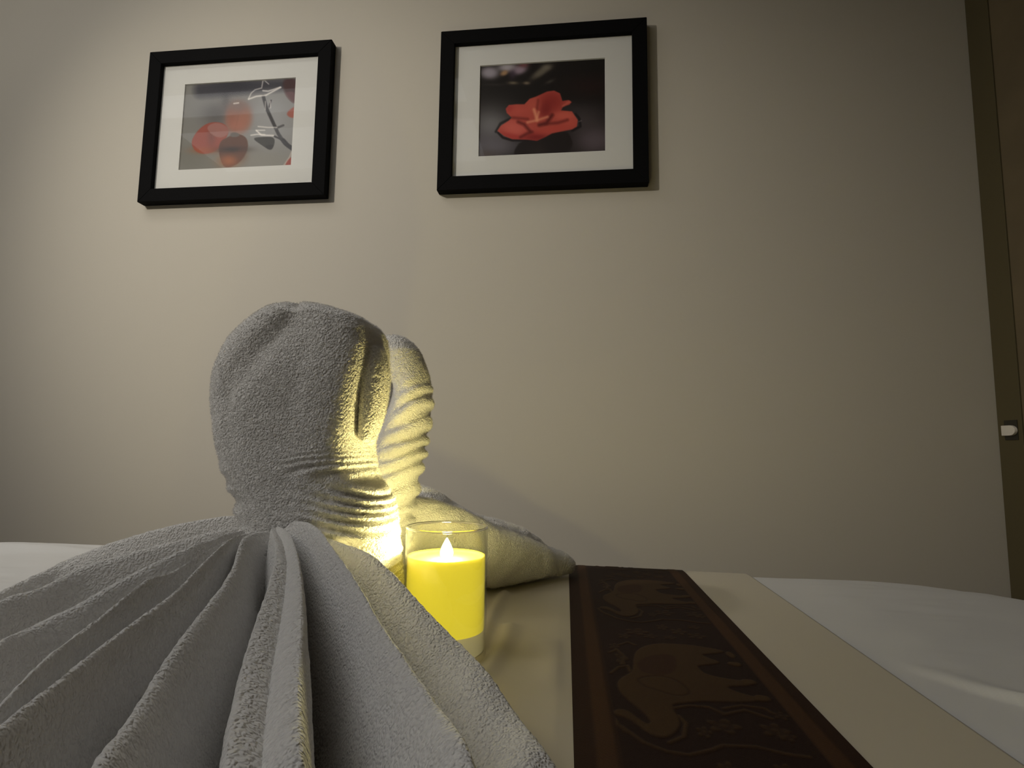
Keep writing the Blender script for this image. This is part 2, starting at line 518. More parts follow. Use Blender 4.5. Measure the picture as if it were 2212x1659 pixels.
# slack folds beside the candle
def fold(pts, h, wd):
    q = np.array([atz(x, y, TZ)[:2] for x, y in pts])
    d = np.full(X.shape, 1e9)
    for a_, b_ in zip(q[:-1], q[1:]):
        e_ = b_ - a_
        t_ = np.clip(((G[..., 0] - a_[0]) * e_[0] + (Y - a_[1]) * e_[1]) / (e_ @ e_), 0, 1)
        d = np.minimum(d, np.hypot(G[..., 0] - a_[0] - t_ * e_[0], Y - a_[1] - t_ * e_[1]))
    return h * np.exp(-(d / wd) ** 2)


f1 = fold([(1090, 1290), (1066, 1330), (1050, 1372), (1036, 1415)], 0.0055, 0.007)
f2 = fold([(1103, 1362), (1094, 1392), (1074, 1432), (1046, 1472)], 0.0045, 0.009) + fold([(1190, 1400), (1195, 1440), (1188, 1480)], 0.002, 0.012)
f3 = 0.0015 * (1 + vnoise(np.stack([X, Y * 0.4, X * 0], -1), 0.05, 11)) * (X < XA)
edge = np.minimum((X - XC0), (XC1 - X))
G[..., 2] += flat * (f1 + f2 + f3) * np.clip(edge / 0.01, 0, 1) * np.clip((XA - X) / 0.012, 0, 1)
fc = grid_faces(len(vv), len(xs))
cl = mesh_obj('runner_cloth', G.reshape(-1, 3), np.ascontiguousarray(fc), M['cream'], runner)
so = cl.modifiers.new('thick', 'SOLIDIFY'); so.thickness = 0.0012; so.offset = -1


# soft-edged drawing helpers for woven and printed patterns ------------------
def poly_sd(px, py, poly):
    poly = np.asarray(poly, float)
    d = np.full(px.shape, 1e18); inside = np.zeros(px.shape, bool)
    n = len(poly)
    for i in range(n):
        a, b = poly[i], poly[(i + 1) % n]
        e = b - a
        t = np.clip(((px - a[0]) * e[0] + (py - a[1]) * e[1]) / (e @ e + 1e-12), 0, 1)
        d = np.minimum(d, (px - a[0] - t * e[0]) ** 2 + (py - a[1] - t * e[1]) ** 2)
        c = ((a[1] > py) != (b[1] > py)) & (px < (b[0] - a[0]) * (py - a[1]) / (b[1] - a[1] + 1e-18) + a[0])
        inside ^= c
    d = np.sqrt(d)
    return np.where(inside, -d, d)


def line_d(px, py, pts):
    d = np.full(px.shape, 1e18)
    pts = np.asarray(pts, float)
    for a, b in zip(pts[:-1], pts[1:]):
        e = b - a
        t = np.clip(((px - a[0]) * e[0] + (py - a[1]) * e[1]) / (e @ e + 1e-12), 0, 1)
        d = np.minimum(d, (px - a[0] - t * e[0]) ** 2 + (py - a[1] - t * e[1]) ** 2)
    return np.sqrt(d)


def smooth_poly(p, n=4):
    p = np.asarray(p, float)
    for _ in range(2):
        q = np.roll(p, -1, 0)
        p = np.stack([0.75 * p + 0.25 * q, 0.25 * p + 0.75 * q], 1).reshape(-1, 2)
    return p


def cov(sd, soft): return np.clip(0.5 - sd / (2 * soft), 0, 1)


# elephant brocade: outlines read from the photo onto the table plane, repeated along the band
def zp(p): 
    w_ = atz(1180 + p[0] * 0.3255, 1190 + p[1] * 0.3255, TZ)
    return (w_[0], w_[1])


ELE = [(580, 720), (620, 670), (720, 640), (850, 642), (1000, 655), (1190, 690), (1160, 705), (1020, 715), (1080, 738), (1180, 775),
       (1000, 790), (1010, 805), (1060, 850), (1200, 880), (1390, 905), (1340, 930), (1170, 930), (1310, 985), (1480, 1020), (1300, 1042),
       (1040, 1030), (960, 1040), (830, 1050), (850, 1100), (900, 1180), (850, 1260), (760, 1285), (660, 1240), (560, 1150), (440, 1120),
       (460, 1085), (540, 1090), (610, 1150), (680, 1190), (700, 1170), (640, 1100), (560, 1040), (480, 960), (470, 900), (520, 860), (580, 830)]
EAR = [(600, 880), (700, 860), (820, 870), (930, 930), (960, 990), (860, 1000), (740, 960), (640, 930)]
SADDLE = [(600, 740), (860, 700), (870, 860), (620, 850)]
TOES = [[(1200, 690), (1260, 720), (1250, 745), (1190, 715)], [(1200, 765), (1290, 770), (1300, 800), (1210, 785)],
        [(1290, 880), (1390, 890), (1400, 920), (1300, 915)], [(1380, 985), (1480, 1000), (1500, 1035), (1390, 1030)]]
CURVES = [[(500, 1200), (650, 1310), (800, 1370), (950, 1395), (1100, 1360), (1170, 1330)],
          [(1170, 1330), (1400, 1340), (1600, 1390), (1750, 1410)],
          [(430, 1120), (480, 1190), (540, 1240)],
          [(880, 1130), (930, 1180), (915, 1270), (820, 1310)],
          [(830, 1080), (950, 1060), (1080, 1070), (1170, 1110)],
          [(1180, 1080), (1300, 1060), (1450, 1080), (1500, 1110)],
          [(1180, 1120), (1320, 1090), (1500, 1150)],
          [(430, 840), (480, 800), (540, 790), (560, 830)],
          [(420, 700), (470, 680), (520, 730), (500, 780)],
          [(480, 650), (540, 630), (590, 650)]]
FLOWERS = [((1180, 1200), 130, 60), ((1050, 1240), 60, 45), ((1520, 1230), 110, 60), ((1600, 1270), 70, 40), ((1560, 1130), 60, 30),
           ((500, 740), 50, 50), ((450, 660), 40, 25), ((770, 530), 45, 22), ((600, 560), 90, 26), ((880, 560), 60, 25), ((1000, 590), 70, 22),
           ((690, 590), 60, 18), ((820, 600), 50, 16), ((520, 590), 50, 20), ((980, 530), 50, 14)]
nb, na = 190, 900
bx = np.linspace(XA, XB, nb)
va = np.linspace(0.0, 1.0, na)
GB = runner_surface(bx, va, 0.0036)
BX = GB[..., 0] + 0.0
B0 = np.broadcast_to(bx[None, :], BX.shape)
# arc length along the cloth measured in the same units as y on the flat part
seg = np.linalg.norm(np.diff(GB, axis=0), axis=-1)
AR = np.concatenate([np.zeros((1, nb)), np.cumsum(seg, 0)], 0)
imid = na // 2
AR = AR - AR[imid] + GB[imid, :, 1]
PER = 0.288
yref = zp((950, 1395))[1]
BY = yref + np.mod(AR - yref, PER)
val = np.zeros(BX.shape); red = np.zeros(BX.shape)


def wpoly(p, smooth=True):
    q = np.array([zp(a) for a in p])
    return smooth_poly(q) if smooth else q


for k in (-1, 0, 1):
    yy = BY + k * PER
    e = cov(poly_sd(BX, yy, wpoly(ELE)), 0.0008)
    val = np.maximum(val, 0.85 * e)
    s = cov(poly_sd(BX, yy, wpoly(SADDLE)), 0.001); red = np.maximum(red, s)
    ear = poly_sd(BX, yy, wpoly(EAR))
    val = val * (1 - 0.5 * np.exp(-(ear / 0.0014) ** 2) * e)
    for t_ in TOES:
        val = np.maximum(val, 1.0 * cov(poly_sd(BX, yy, wpoly(t_)), 0.0008))
    for c in CURVES:
        val = np.maximum(val, 0.72 * cov(line_d(BX, yy, [zp(a) for a in c]) - 0.0016, 0.0007))
    for (c, rx, ry) in FLOWERS:
        c0 = zp(c); ex = zp((c[0] + rx, c[1])); ey = zp((c[0], c[1] + ry))
        ax_ = abs(ex[0] - c0[0]) + 1e-6; ay_ = abs(ey[1] - c0[1]) + 1e-6
        rr = np.hypot((BX - c0[0]) / ax_, (yy - c0[1]) / ay_)
        an = np.arctan2((yy - c0[1]) / ay_, (BX - c0[0]) / ax_)
        lob = 0.78 + 0.22 * np.cos(5 * an)
        v_ = np.clip((lob - rr) / 0.15, 0, 1) * (0.65 + 0.35 * np.cos(rr * 9))
        val = np.maximum(val, 0.62 * v_)
b01 = (B0 - XA) / (XB - XA)
stripe = cov(np.abs(b01 - 0.115) - 0.035, 0.008) + cov(np.abs(b01 - 0.905) - 0.035, 0.008)
border = (b01 < 0.165) | (b01 > 0.865)
val = np.where(border, 0, val)
twill = 0.5 + 0.5 * np.sin((AR + BX) * 2 * np.pi / 0.0042)
base = lin((36, 16, 11)); gold = lin((70, 49, 26)); rust = lin((54, 28, 17)); bord = lin((44, 24, 13)); stri = lin((64, 40, 21))
col = base + (val[..., None]) * (gold - base)
col = col + (red * (val > 0.3))[..., None] * 0.75 * (rust - col)
col = np.where(border[..., None], bord + stripe[..., None] * (stri - bord) - 0.0 * twill[..., None], col)
col = col * (0.86 + 0.28 * twill[..., None] * np.where(border, 1.0, 0.25)[..., None])
GB[..., 2] += np.where(GB[..., 2] > TZ - 0.005, 0.0007 * val + 0.0004 * stripe, 0)
bd = mesh_obj('brocade_band', GB.reshape(-1, 3), np.ascontiguousarray(grid_faces(na, nb)), M['brocade'], runner)
set_colors(bd, col.reshape(-1, 3))
bd['label'] = 'dark brown woven band with walking elephants'


# ------------------------------------------------------------------ framed pictures
def homography(src, dst):
    A = []
    for (x, y), (u, v) in zip(src, dst):
        A.append([x, y, 1, 0, 0, 0, -u * x, -u * y, -u]); A.append([0, 0, 0, x, y, 1, -v * x, -v * y, -v])
    return np.linalg.svd(np.array(A))[2][-1].reshape(3, 3)


class Paint:
    def __init__(s, quad, nx=250, nz=194):
        """quad: the print's corners TL, TR, BR, BL in the coordinates the shapes are given in"""
        u, v = np.meshgrid(np.linspace(0, 1, nx), np.linspace(0, 1, nz))
        H = homography([(0, 0), (1, 0), (1, 1), (0, 1)], quad)
        q = np.stack([u, v, np.ones_like(u)], -1) @ H.T
        s.x = q[..., 0] / q[..., 2]; s.y = q[..., 1] / q[..., 2]
        s.u, s.v = u, v
        s.c = np.zeros((nz, nx, 3)); s.nx, s.nz = nx, nz
    def blend(s, m, c): s.c = s.c + m[..., None] * (np.asarray(c, float) - s.c)
    def blob(s, c, rx, ry, col, a=1.0, rot=0, hard=1.0):
        dx, dy = s.x - c[0], s.y - c[1]; k, l_ = math.cos(rot), math.sin(rot)
        r = np.hypot((dx * k + dy * l_) / rx, (-dx * l_ + dy * k) / ry)
        s.blend(a * np.exp(-r ** (2 * hard)), col)
    def poly(s, p, col, soft=6, a=1.0, smooth=True):
        s.blend(a * cov(poly_sd(s.x, s.y, smooth_poly(p) if smooth else p), soft), col)
    def line(s, p, wd, col, soft=5, a=1.0): s.blend(a * cov(line_d(s.x, s.y, p) - wd / 2, soft), col)


def paint_leaves():
    p = Paint([(472, 470), (1505, 422), (1462, 1237), (415, 1277)])
    p.c[:] = (112, 110, 106)
    p.blob((1250, 780), 330, 300, (146, 146, 150), 0.9)
    p.blob((700, 680), 200, 130, (126, 126, 126), 0.8)
    p.blob((760, 760), 150, 120, (74, 70, 72), 0.8)
    p.blob((850, 640), 40, 150, (84, 82, 86), 0.8)
    p.blob((560, 1150), 250, 140, (106, 104, 96), 0.8)
    p.blob((1150, 1180), 400, 90, (124, 120, 112), 0.8)
    p.poly([(560, 465), (700, 455), (1505, 422), (1505, 520), (1300, 540), (950, 560), (700, 585), (560, 590)], (34, 32, 44), 40, 0.9)
    p.blob((920, 490), 200, 60, (20, 18, 34), 0.8)
    p.poly([(1370, 440), (1505, 425), (1500, 650), (1460, 650), (1390, 560)], (52, 10, 12), 16, 0.95)
    p.poly([(1380, 560), (1490, 545), (1485, 665), (1450, 640)], (112, 74, 78), 10, 0.6)
    p.blob((970, 785), 125, 150, (150, 96, 78), 1.0, 0, 3)
    p.blob((905, 800), 50, 110, (126, 74, 58), 0.5)
    p.line([(985, 660), (965, 780), (930, 930)], 6, (128, 82, 68), 10, 0.7)
    p.blob((960, 680), 110, 60, (112, 96, 94), 0.8)
    p.blob((930, 860), 80, 60, (164, 100, 84), 0.5)
    p.poly([(528, 1005), (580, 910), (665, 838), (760, 820), (850, 845), (885, 920), (830, 1015), (790, 1075), (700, 1115), (620, 1118), (555, 1080)], (140, 58, 42), 5)
    p.blob((680, 1085), 130, 30, (150, 70, 24), 0.8)
    p.blob((720, 960), 40, 90, (96, 50, 42), 0.6)
    p.poly([(660, 870), (760, 822), (860, 860), (890, 920), (830, 970), (740, 960)], (146, 98, 92), 6, 0.8)
    p.poly([(785, 1080), (800, 1000), (880, 960), (950, 930), (1045, 965), (1062, 1060), (1020, 1155), (950, 1225), (850, 1252), (808, 1190)], (84, 46, 26), 5)
    p.blob((920, 1080), 140, 28, (32, 12, 8), 0.9)  # dark gap of the glass reflection, painted into the leaf
    p.blob((880, 1185), 90, 55, (150, 78, 22), 0.95)
    p.blob((1000, 1130), 50, 60, (96, 50, 26), 0.6)
    p.poly([(895, 930), (935, 918), (985, 940), (965, 965), (890, 965)], (92, 84, 80), 5)
    p.poly([(1090, 975), (1200, 965), (1302, 968), (1300, 1045), (1265, 1097), (1180, 1040)], (46, 44, 42), 4)
    p.poly([(1200, 1045), (1300, 1035), (1265, 1097)], (24, 18, 20), 5, 0.9)
    p.line([(1195, 590), (1225, 700), (1275, 810), (1335, 940), (1395, 1030), (1470, 1085)], 30, (52, 50, 54), 5)
    p.line([(1380, 1000), (1420, 1045), (1470, 1080)], 36, (28, 24, 30), 5)
    p.line([(1300, 962), (1350, 985), (1400, 1030)], 16, (44, 40, 46), 4)
    p.line([(1250, 690), (1268, 630)], 14, (70, 66, 72), 3)
    p.line([(1310, 890), (1380, 862)], 20, (80, 78, 82), 4)
    W_ = (226, 220, 216)
    for ln, wd in (([(1060, 617), (1130, 592), (1220, 582), (1290, 545), (1355, 512)], 17), ([(1060, 612), (1085, 560), (1120, 530), (1180, 515), (1192, 445)], 9),
                   ([(1192, 540), (1240, 545), (1290, 530), (1350, 510)], 14), ([(1200, 440), (1245, 480)], 7), ([(1135, 908), (1180, 950), (1290, 955)], 17),
                   ([(1150, 870), (1240, 880), (1320, 880)], 11), ([(1085, 950), (1140, 942), (1210, 945)], 13), ([(1130, 905), (1210, 905)], 10),
                   ([(925, 655), (968, 650)], 14), ([(1215, 640), (1215, 715)], 7), ([(1260, 640), (1262, 700)], 7)):
        p.line(ln, wd * 0.75, W_, 6, 0.85)
    p.poly([(1405, 755), (1450, 708), (1495, 685), (1487, 797), (1435, 790)], (150, 78, 64), 7)
    p.poly([(1395, 1240), (1415, 1185), (1470, 1140), (1470, 1245)], (140, 44, 26), 5)
    p.line([(1385, 1232), (1440, 1150), (1455, 1110)], 10, (196, 170, 158), 6, 0.7)
    return p


def paint_flower():
    p = Paint([(440, 492), (1517, 415), (1525, 1215), (425, 1273)])
    p.c[:] = (21, 16, 14)
    p.blob((1380, 660), 220, 90, (38, 20, 19), 0.8)
    p.blob((540, 1000), 210, 180, (112, 110, 114), 0.95)
    p.blob((560, 1170), 260, 110, (98, 93, 102), 0.95)
    p.blob((1420, 1110), 210, 160, (92, 80, 88), 0.95)
    p.blob((1180, 850), 420, 70, (44, 38, 40), 0.6)
    p.blob((480, 1250), 120, 40, (88, 76, 74), 0.7)
    p.blob((1320, 940), 190, 110, (72, 63, 66), 0.75)
    p.blob((525, 550), 85, 55, (146, 138, 150), 1, 0, 1.6)
    p.blob((680, 505), 90, 40, (160, 152, 160), 1, 0, 1.5)
    p.blob((780, 525), 70, 38, (142, 122, 138), 1, -0.3, 1.5)
    p.blob((815, 480), 45, 22, (118, 66, 70), 0.9)
    p.blob((650, 552), 36, 22, (164, 126, 90), 0.95, -0.4, 1.5)
    p.blob((720, 565), 30, 40, (60, 44, 60), 0.8)
    p.blob((965, 540), 105, 32, (106, 98, 84), 0.9, -0.6, 1.5)
    p.blob((1010, 500), 45, 25, (112, 104, 92), 0.8)
    p.blob((725, 635), 45, 14, (112, 100, 80), 0.9)
    p.blob((840, 635), 30, 14, (124, 108, 88), 0.9)
    p.blob((1040, 620), 40, 14, (66, 60, 54), 0.9, -0.4)
    p.blob((560, 650), 110, 12, (44, 38, 36), 0.8)
    p.poly([(735, 1262), (738, 1200), (800, 1120), (1180, 1030), (1222, 1100), (1242, 1160), (1185, 1220), (1000, 1255)], (30, 22, 22), 6)
    p.blob((940, 1200), 70, 60, (44, 34, 32), 0.6)
    p.line([(580, 1050), (620, 980), (700, 940)], 22, (26, 24, 26), 6, 0.8)
    p.line([(1230, 1035), (1300, 1000), (1290, 930), (1260, 895)], 20, (20, 18, 20), 6, 0.8)
    p.line([(1285, 960), (1310, 950)], 6, (150, 140, 140), 4, 0.6)
    p.line([(600, 1060), (640, 1100), (720, 1122), (850, 1120)], 20, (22, 14, 16), 6, 0.9)
    sil = [(664, 855), (690, 823), (755, 815), (822, 815), (868, 768), (920, 750), (1015, 706), (1075, 697), (1125, 720), (1146, 785), (1200, 776),
           (1226, 792), (1205, 815), (1150, 832), (1135, 865), (1228, 872), (1250, 905), (1278, 945), (1270, 1000), (1230, 1025), (1060, 1060),
           (1000, 1092), (930, 1124), (850, 1115), (720, 1112), (650, 1085), (592, 1042), (620, 1000), (690, 955), (715, 930), (672, 890)]
    p.poly(sil, (180, 66, 52), 5, 1, False)
    inside = cov(poly_sd(p.x, p.y, sil), 5)

    def sh(c, rx, ry, colr, a, rot=0):
        dx, dy = p.x - c[0], p.y - c[1]; k, l_ = math.cos(rot), math.sin(rot)
        r = np.hypot((dx * k + dy * l_) / rx, (-dx * l_ + dy * k) / ry)
        p.blend(a * inside * np.exp(-r ** 2.6), colr)
    sh((1050, 790), 110, 90, (148, 38, 30), 1.0)
    sh((1000, 860), 60, 70, (128, 28, 24), 0.85)
    sh((900, 820), 60, 70, (190, 76, 58), 0.8)
    sh((760, 870), 90, 40, (192, 72, 58), 0.8)
    sh((690, 850), 40, 30, (170, 46, 40), 0.7)
    sh((740, 1020), 120, 70, (206, 88, 76), 0.9, 0.3)
    sh((720, 1090), 120, 25, (170, 40, 36), 0.7, 0.2)
    sh((920, 1090), 110, 40, (130, 26, 24), 0.95)
    sh((1170, 910), 100, 40, (204, 84, 66), 0.9)
    sh((1210, 970), 70, 40, (196, 74, 58), 0.8)
    sh((1050, 1030), 150, 28, (190, 62, 48), 0.8, -0.2)
    for ln, wd, c in (([(870, 1042), (820, 985), (770, 965)], 22, (122, 26, 22)), ([(950, 990), (1010, 975), (1060, 905)], 26, (108, 22, 20)),
                      ([(1000, 980), (1110, 970), (1190, 945)], 16, (136, 34, 28)), ([(790, 1095), (850, 1062), (890, 1050)], 16, (120, 24, 20)),
                      ([(940, 780), (930, 850)], 12, (150, 40, 32)), ([(720, 930), (850, 940)], 14, (140, 36, 30))):
        p.blend(inside * 0.9 * cov(line_d(p.x, p.y, ln) - wd / 2, 14), np.array(c) * 0.75)
    for ln, wd in (([(905, 860), (918, 900), (930, 950)], 26), ([(850, 968), (930, 950), (1020, 920)], 18), ([(945, 880), (930, 930)], 16)):
        p.blend(inside * 0.75 * cov(line_d(p.x, p.y, ln) - wd / 2, 10), (232, 148, 108))
    p.line([(1150, 828), (1205, 792)], 18, (196, 84, 66), 6, 0.8)
    return p


PRINT_GAIN = 1.25


def picture(x0, z1, label, paint, print_label):
    W_, H_, rail, dep = 0.52, 0.428, 0.036, 0.028
    z0 = z1 - H_; x1 = x0 + W_
    c = empty('picture_frame', ((x0 + x1) / 2, D, z0))
    tag(c, label, 'picture', 'framed photographs on the wall')
    yb, yf = D - 0.001, D - dep
    ix0, ix1, iz0, iz1 = x0 + rail, x1 - rail, z0 + rail, z1 - rail
    for poly in ([(x0, z1), (x1, z1), (ix1, iz1), (ix0, iz1)], [(x0, z0), (ix0, iz0), (ix1, iz0), (x1, z0)],
                 [(x0, z0), (x0, z1), (ix0, iz1), (ix0, iz0)], [(x1, z0), (ix1, iz0), (ix1, iz1), (x1, z1)]):
        prism('rail', poly, 'y', yf, yb, M['black'], c, 0.0012)
    box('backing_board', (ix0 - 0.004, ix1 + 0.004, D - 0.010, D - 0.004, iz0 - 0.004, iz1 + 0.004), M['black'], c)
    # mat board with a window cut-out
    pw, ph = 0.317, 0.2445
    cx, cz = (ix0 + ix1) / 2, (iz0 + iz1) / 2
    m0, m1, n0, n1 = cx - pw / 2, cx + pw / 2, cz - ph / 2, cz + ph / 2
    ym, yp = D - 0.0145, D - 0.0125
    e = 0.003
    o_ = [(ix0 - e, iz0 - e), (ix1 + e, iz0 - e), (ix1 + e, iz1 + e), (ix0 - e, iz1 + e)]
    i_ = [(m0, n0), (m1, n0), (m1, n1), (m0, n1)]
    v = [(a, ym, b) for a, b in o_] + [(a, ym, b) for a, b in i_] + [(a, yp + 0.0015, b) for a, b in o_] + \
        [(a + (0.0012 if a < cx else -0.0012), yp + 0.0015, b + (0.0012 if b < cz else -0.0012)) for a, b in i_]
    f = []
    for i in range(4):
        j = (i + 1) % 4
        f += [(i, j, 4 + j, 4 + i), (8 + j, 8 + i, 12 + i, 12 + j), (4 + i, 4 + j, 12 + j, 12 + i), (j, i, 8 + i, 8 + j)]
    mesh_obj('mat_board', v, f, M['mat'], c, smooth=False)
    u = np.linspace(m0 - 0.002, m1 + 0.002, paint.nx); zz = np.linspace(n1 + 0.002, n0 - 0.002, paint.nz)
    UU, ZZ = np.meshgrid(u, zz)
    V = np.stack([UU, np.full(UU.shape, D - 0.0112), ZZ], -1).reshape(-1, 3)
    pr = mesh_obj('photo_print', V, np.ascontiguousarray(grid_faces(paint.nz, paint.nx)), M['print'], c, smooth=False)
    pc = lin(np.clip(paint.c, 0, 255)).reshape(-1, 3)
    pc = pc + 0.10 * (pc.mean(1, keepdims=True) - pc)              # slightly muted inks
    set_colors(pr, np.clip(pc * PRINT_GAIN - 0.004, 0.002, 0.95))
    pr['label'] = print_label
    mesh_obj('glass_pane', [(ix0 - e, D - 0.018, iz0 - e), (ix1 + e, D - 0.018, iz0 - e), (ix1 + e, D - 0.018, iz1 + e), (ix0 - e, D - 0.018, iz1 + e)],
             [(0, 1, 2, 3)], M['glass'], c, smooth=False)


picture(-1.166, CAM[2] + 1.063, 'black framed photograph of reddish leaves and a twig', paint_leaves(), 'photograph of brown-red leaves and a white-tipped twig on grey')
picture(-0.352, CAM[2] + 1.063, 'black framed photograph of a red flower on dark water', paint_flower(), 'photograph of a red flower floating on dark water')


# ------------------------------------------------------------------ terry towels
def pile(name, grids, n, length, parent, seed=1, radius=0.0006, keep=None):
    """short cotton loops standing on the towel surface: many tiny bent tufts"""
    r = np.random.default_rng(seed)
    tri = []
    for G, N, wrap in grids:
        fa = grid_faces(G.shape[0], G.shape[1], wrap)
        V = G.reshape(-1, 3); NN = N.reshape(-1, 3)
        for q in ((0, 1, 2), (0, 2, 3)):
            idx = fa[:, q]
            tri.append((V[idx], NN[idx]))
    TV = np.concatenate([t[0] for t in tri]); TN = np.concatenate([t[1] for t in tri])
    area = 0.5 * np.linalg.norm(np.cross(TV[:, 1] - TV[:, 0], TV[:, 2] - TV[:, 0]), axis=1)
    k = r.choice(len(TV), n, p=area / area.sum())
    b = r.dirichlet((1, 1, 1), n)
    p = (TV[k] * b[..., None]).sum(1); nn = (TN[k] * b[..., None]).sum(1)
    nn /= np.linalg.norm(nn, axis=1, keepdims=True) + 1e-9
    a = r.normal(size=(n, 3)); t1 = np.cross(nn, a); t1 /= np.linalg.norm(t1, axis=1, keepdims=True); t2 = np.cross(nn, t1)
    L = length * r.uniform(0.55, 1.25, n)[:, None]; R_ = radius * r.uniform(0.7, 1.4, n)[:, None]
    lean = r.normal(size=(n, 2)) * 0.45
    tip = p + nn * L + (t1 * lean[:, :1] + t2 * lean[:, 1:]) * L
    mid = p + nn * L * 0.6 + (t1 * lean[:, :1] + t2 * lean[:, 1:]) * L * 0.4
    vs_ = []
    for ang_ in (0, 2.094, 4.189):
        vs_.append(p - nn * 0.0003 + (t1 * math.cos(ang_) + t2 * math.sin(ang_)) * R_ * 0.8)
    for ang_ in (0.3, 2.394, 4.489):
        vs_.append(mid + (t1 * math.cos(ang_) + t2 * math.sin(ang_)) * R_)
    vs_.append(tip)
    V = np.stack(vs_, 1).reshape(-1, 3)
    o0 = (np.arange(n) * 7)[:, None, None]
    loc = np.array([(0, 1, 4), (0, 4, 3), (1, 2, 5), (1, 5, 4), (2, 0, 3), (2, 3, 5), (3, 4, 6), (4, 5, 6), (5, 3, 6)])[None]
    fcs = (o0 + loc).reshape(-1, 3)
    ob = mesh_obj(name, V, np.ascontiguousarray(fcs), M['pile'], parent)
    ob['kind'] = 'stuff'
    return ob


def rough(G, N, amp=0.0009, sc=0.0035, seed=0):
    loops = np.abs(vnoise(G, sc, seed)) * 1.7 - 0.5                # rounded loops parted by fine creases
    return G + N * amp * (loops + 0.8 * vnoise(G, sc * 2.6, seed + 5))[..., None]


def closed_shape(ys, xl, xr, Y, th, nrow, ncol, ripple=None, power=2.3, dY=0.0):
    """a bulging form standing upright: silhouette xl..xr per image row, at distance Y with half-thickness th(row)"""
    yy = np.linspace(ys[0], ys[-1], nrow)
    XL_, XR_ = smooth_interp(yy, ys, xl), smooth_interp(yy, ys, xr)
    ph = np.linspace(0, 2 * np.pi, ncol, endpoint=False)
    G = np.zeros((nrow, ncol, 3)); FX = np.zeros((nrow, ncol))
    for i in range(nrow):
        a, b = aty(XL_[i], yy[i], Y - dY), aty(XR_[i], yy[i], Y + 0.004)
        b[2] = a[2] = aty((XL_[i] + XR_[i]) / 2, yy[i], Y - 0.7 * dY)[2]
        c = (a + b) / 2; hw = abs(b[0] - a[0]) / 2
        t = th(yy[i], hw)
        power_i = power(yy[i]) if callable(power) else power
        power_i = np.where(np.cos(ph) > 0, power_i, min(power_i, 3.0))
        FX[i] = np.sign(np.cos(ph)) * np.abs(np.cos(ph)) ** (2 / power_i)
        cs, sn = np.cos(ph), np.sin(ph)
        ex = np.sign(cs) * np.abs(cs) ** (2 / power_i) * hw
        ey = -np.sign(sn) * np.abs(sn) ** (2 / power_i) * t
        G[i, :, 0] = c[0] + ex; G[i, :, 1] = Y + ey; G[i, :, 2] = max(c[2], TZ + 0.0085)
    if ripple is not None:
        N = grid_normals(G, True)
        cen = G.mean(1, keepdims=True)
        s = np.sign(((G - cen) * N).sum(-1).mean())
        G = G + s * N * ripple(yy[:, None] + 0 * ph[None], ph[None] + 0 * yy[:, None], FX)[..., None]
    return G, yy, ph


def finish(name, G, parent, wrap, seed, amp=0.0009, sc=0.0035, fade=None):
    N = grid_normals(G, wrap)
    if wrap:
        cen = G.mean(1, keepdims=True)
        s = np.sign(((G - cen) * N).sum(-1).mean())
    else:
        s = 1 if N[..., 2].mean() > 0 else -1
    N = N * s
    G2 = rough(G, N, amp, sc, seed)
    if fade is not None: G2 = G + (G2 - G) * fade[:, None, None]
    f = grid_faces(G.shape[0], G.shape[1], wrap)
    if s > 0: f = f[:, ::-1]
    o = mesh_obj(name, G2.reshape(-1, 3), np.ascontiguousarray(f), M['terry'], parent)
    return o, (G2, N, wrap)


# ---- near swan: hooded neck, hanging beak, pleated tail
swan = empty('towel_swan', (-0.28, 0.56, TZ))
tag(swan, 'white terry towel swan with wide pleated fan tail, left of the candle', 'towel swan', 'two towel swans facing each other')
YN = 0.547
rows_ = [(653, 640, 662), (657, 612, 690), (663, 592, 722), (670, 572, 748), (678, 560, 770), (690, 540, 800), (705, 520, 812), (735, 489, 820), (770, 470, 821),
         (799, 459, 817), (834, 454, 809), (871, 453, 800), (915, 458, 793), (955, 465, 788), (998, 476, 794), (1031, 486, 806), (1052, 496, 824), (1082, 508, 842),
         (1112, 514, 848), (1140, 518, 850), (1190, 526, 854), (1250, 530, 858), (1330, 530, 858), (1440, 530, 858)]
rows_ = np.array(rows_, float)


def th_near(y, hw):
    t = np.interp(y, [653, 700, 800, 950, 1050, 1150, 1440], [0.048, 0.050, 0.053, 0.054, 0.057, 0.064, 0.068])
    return t * math.sqrt(max(1e-4, 1 - max(0.0, (688 - y) / 35.5) ** 2))


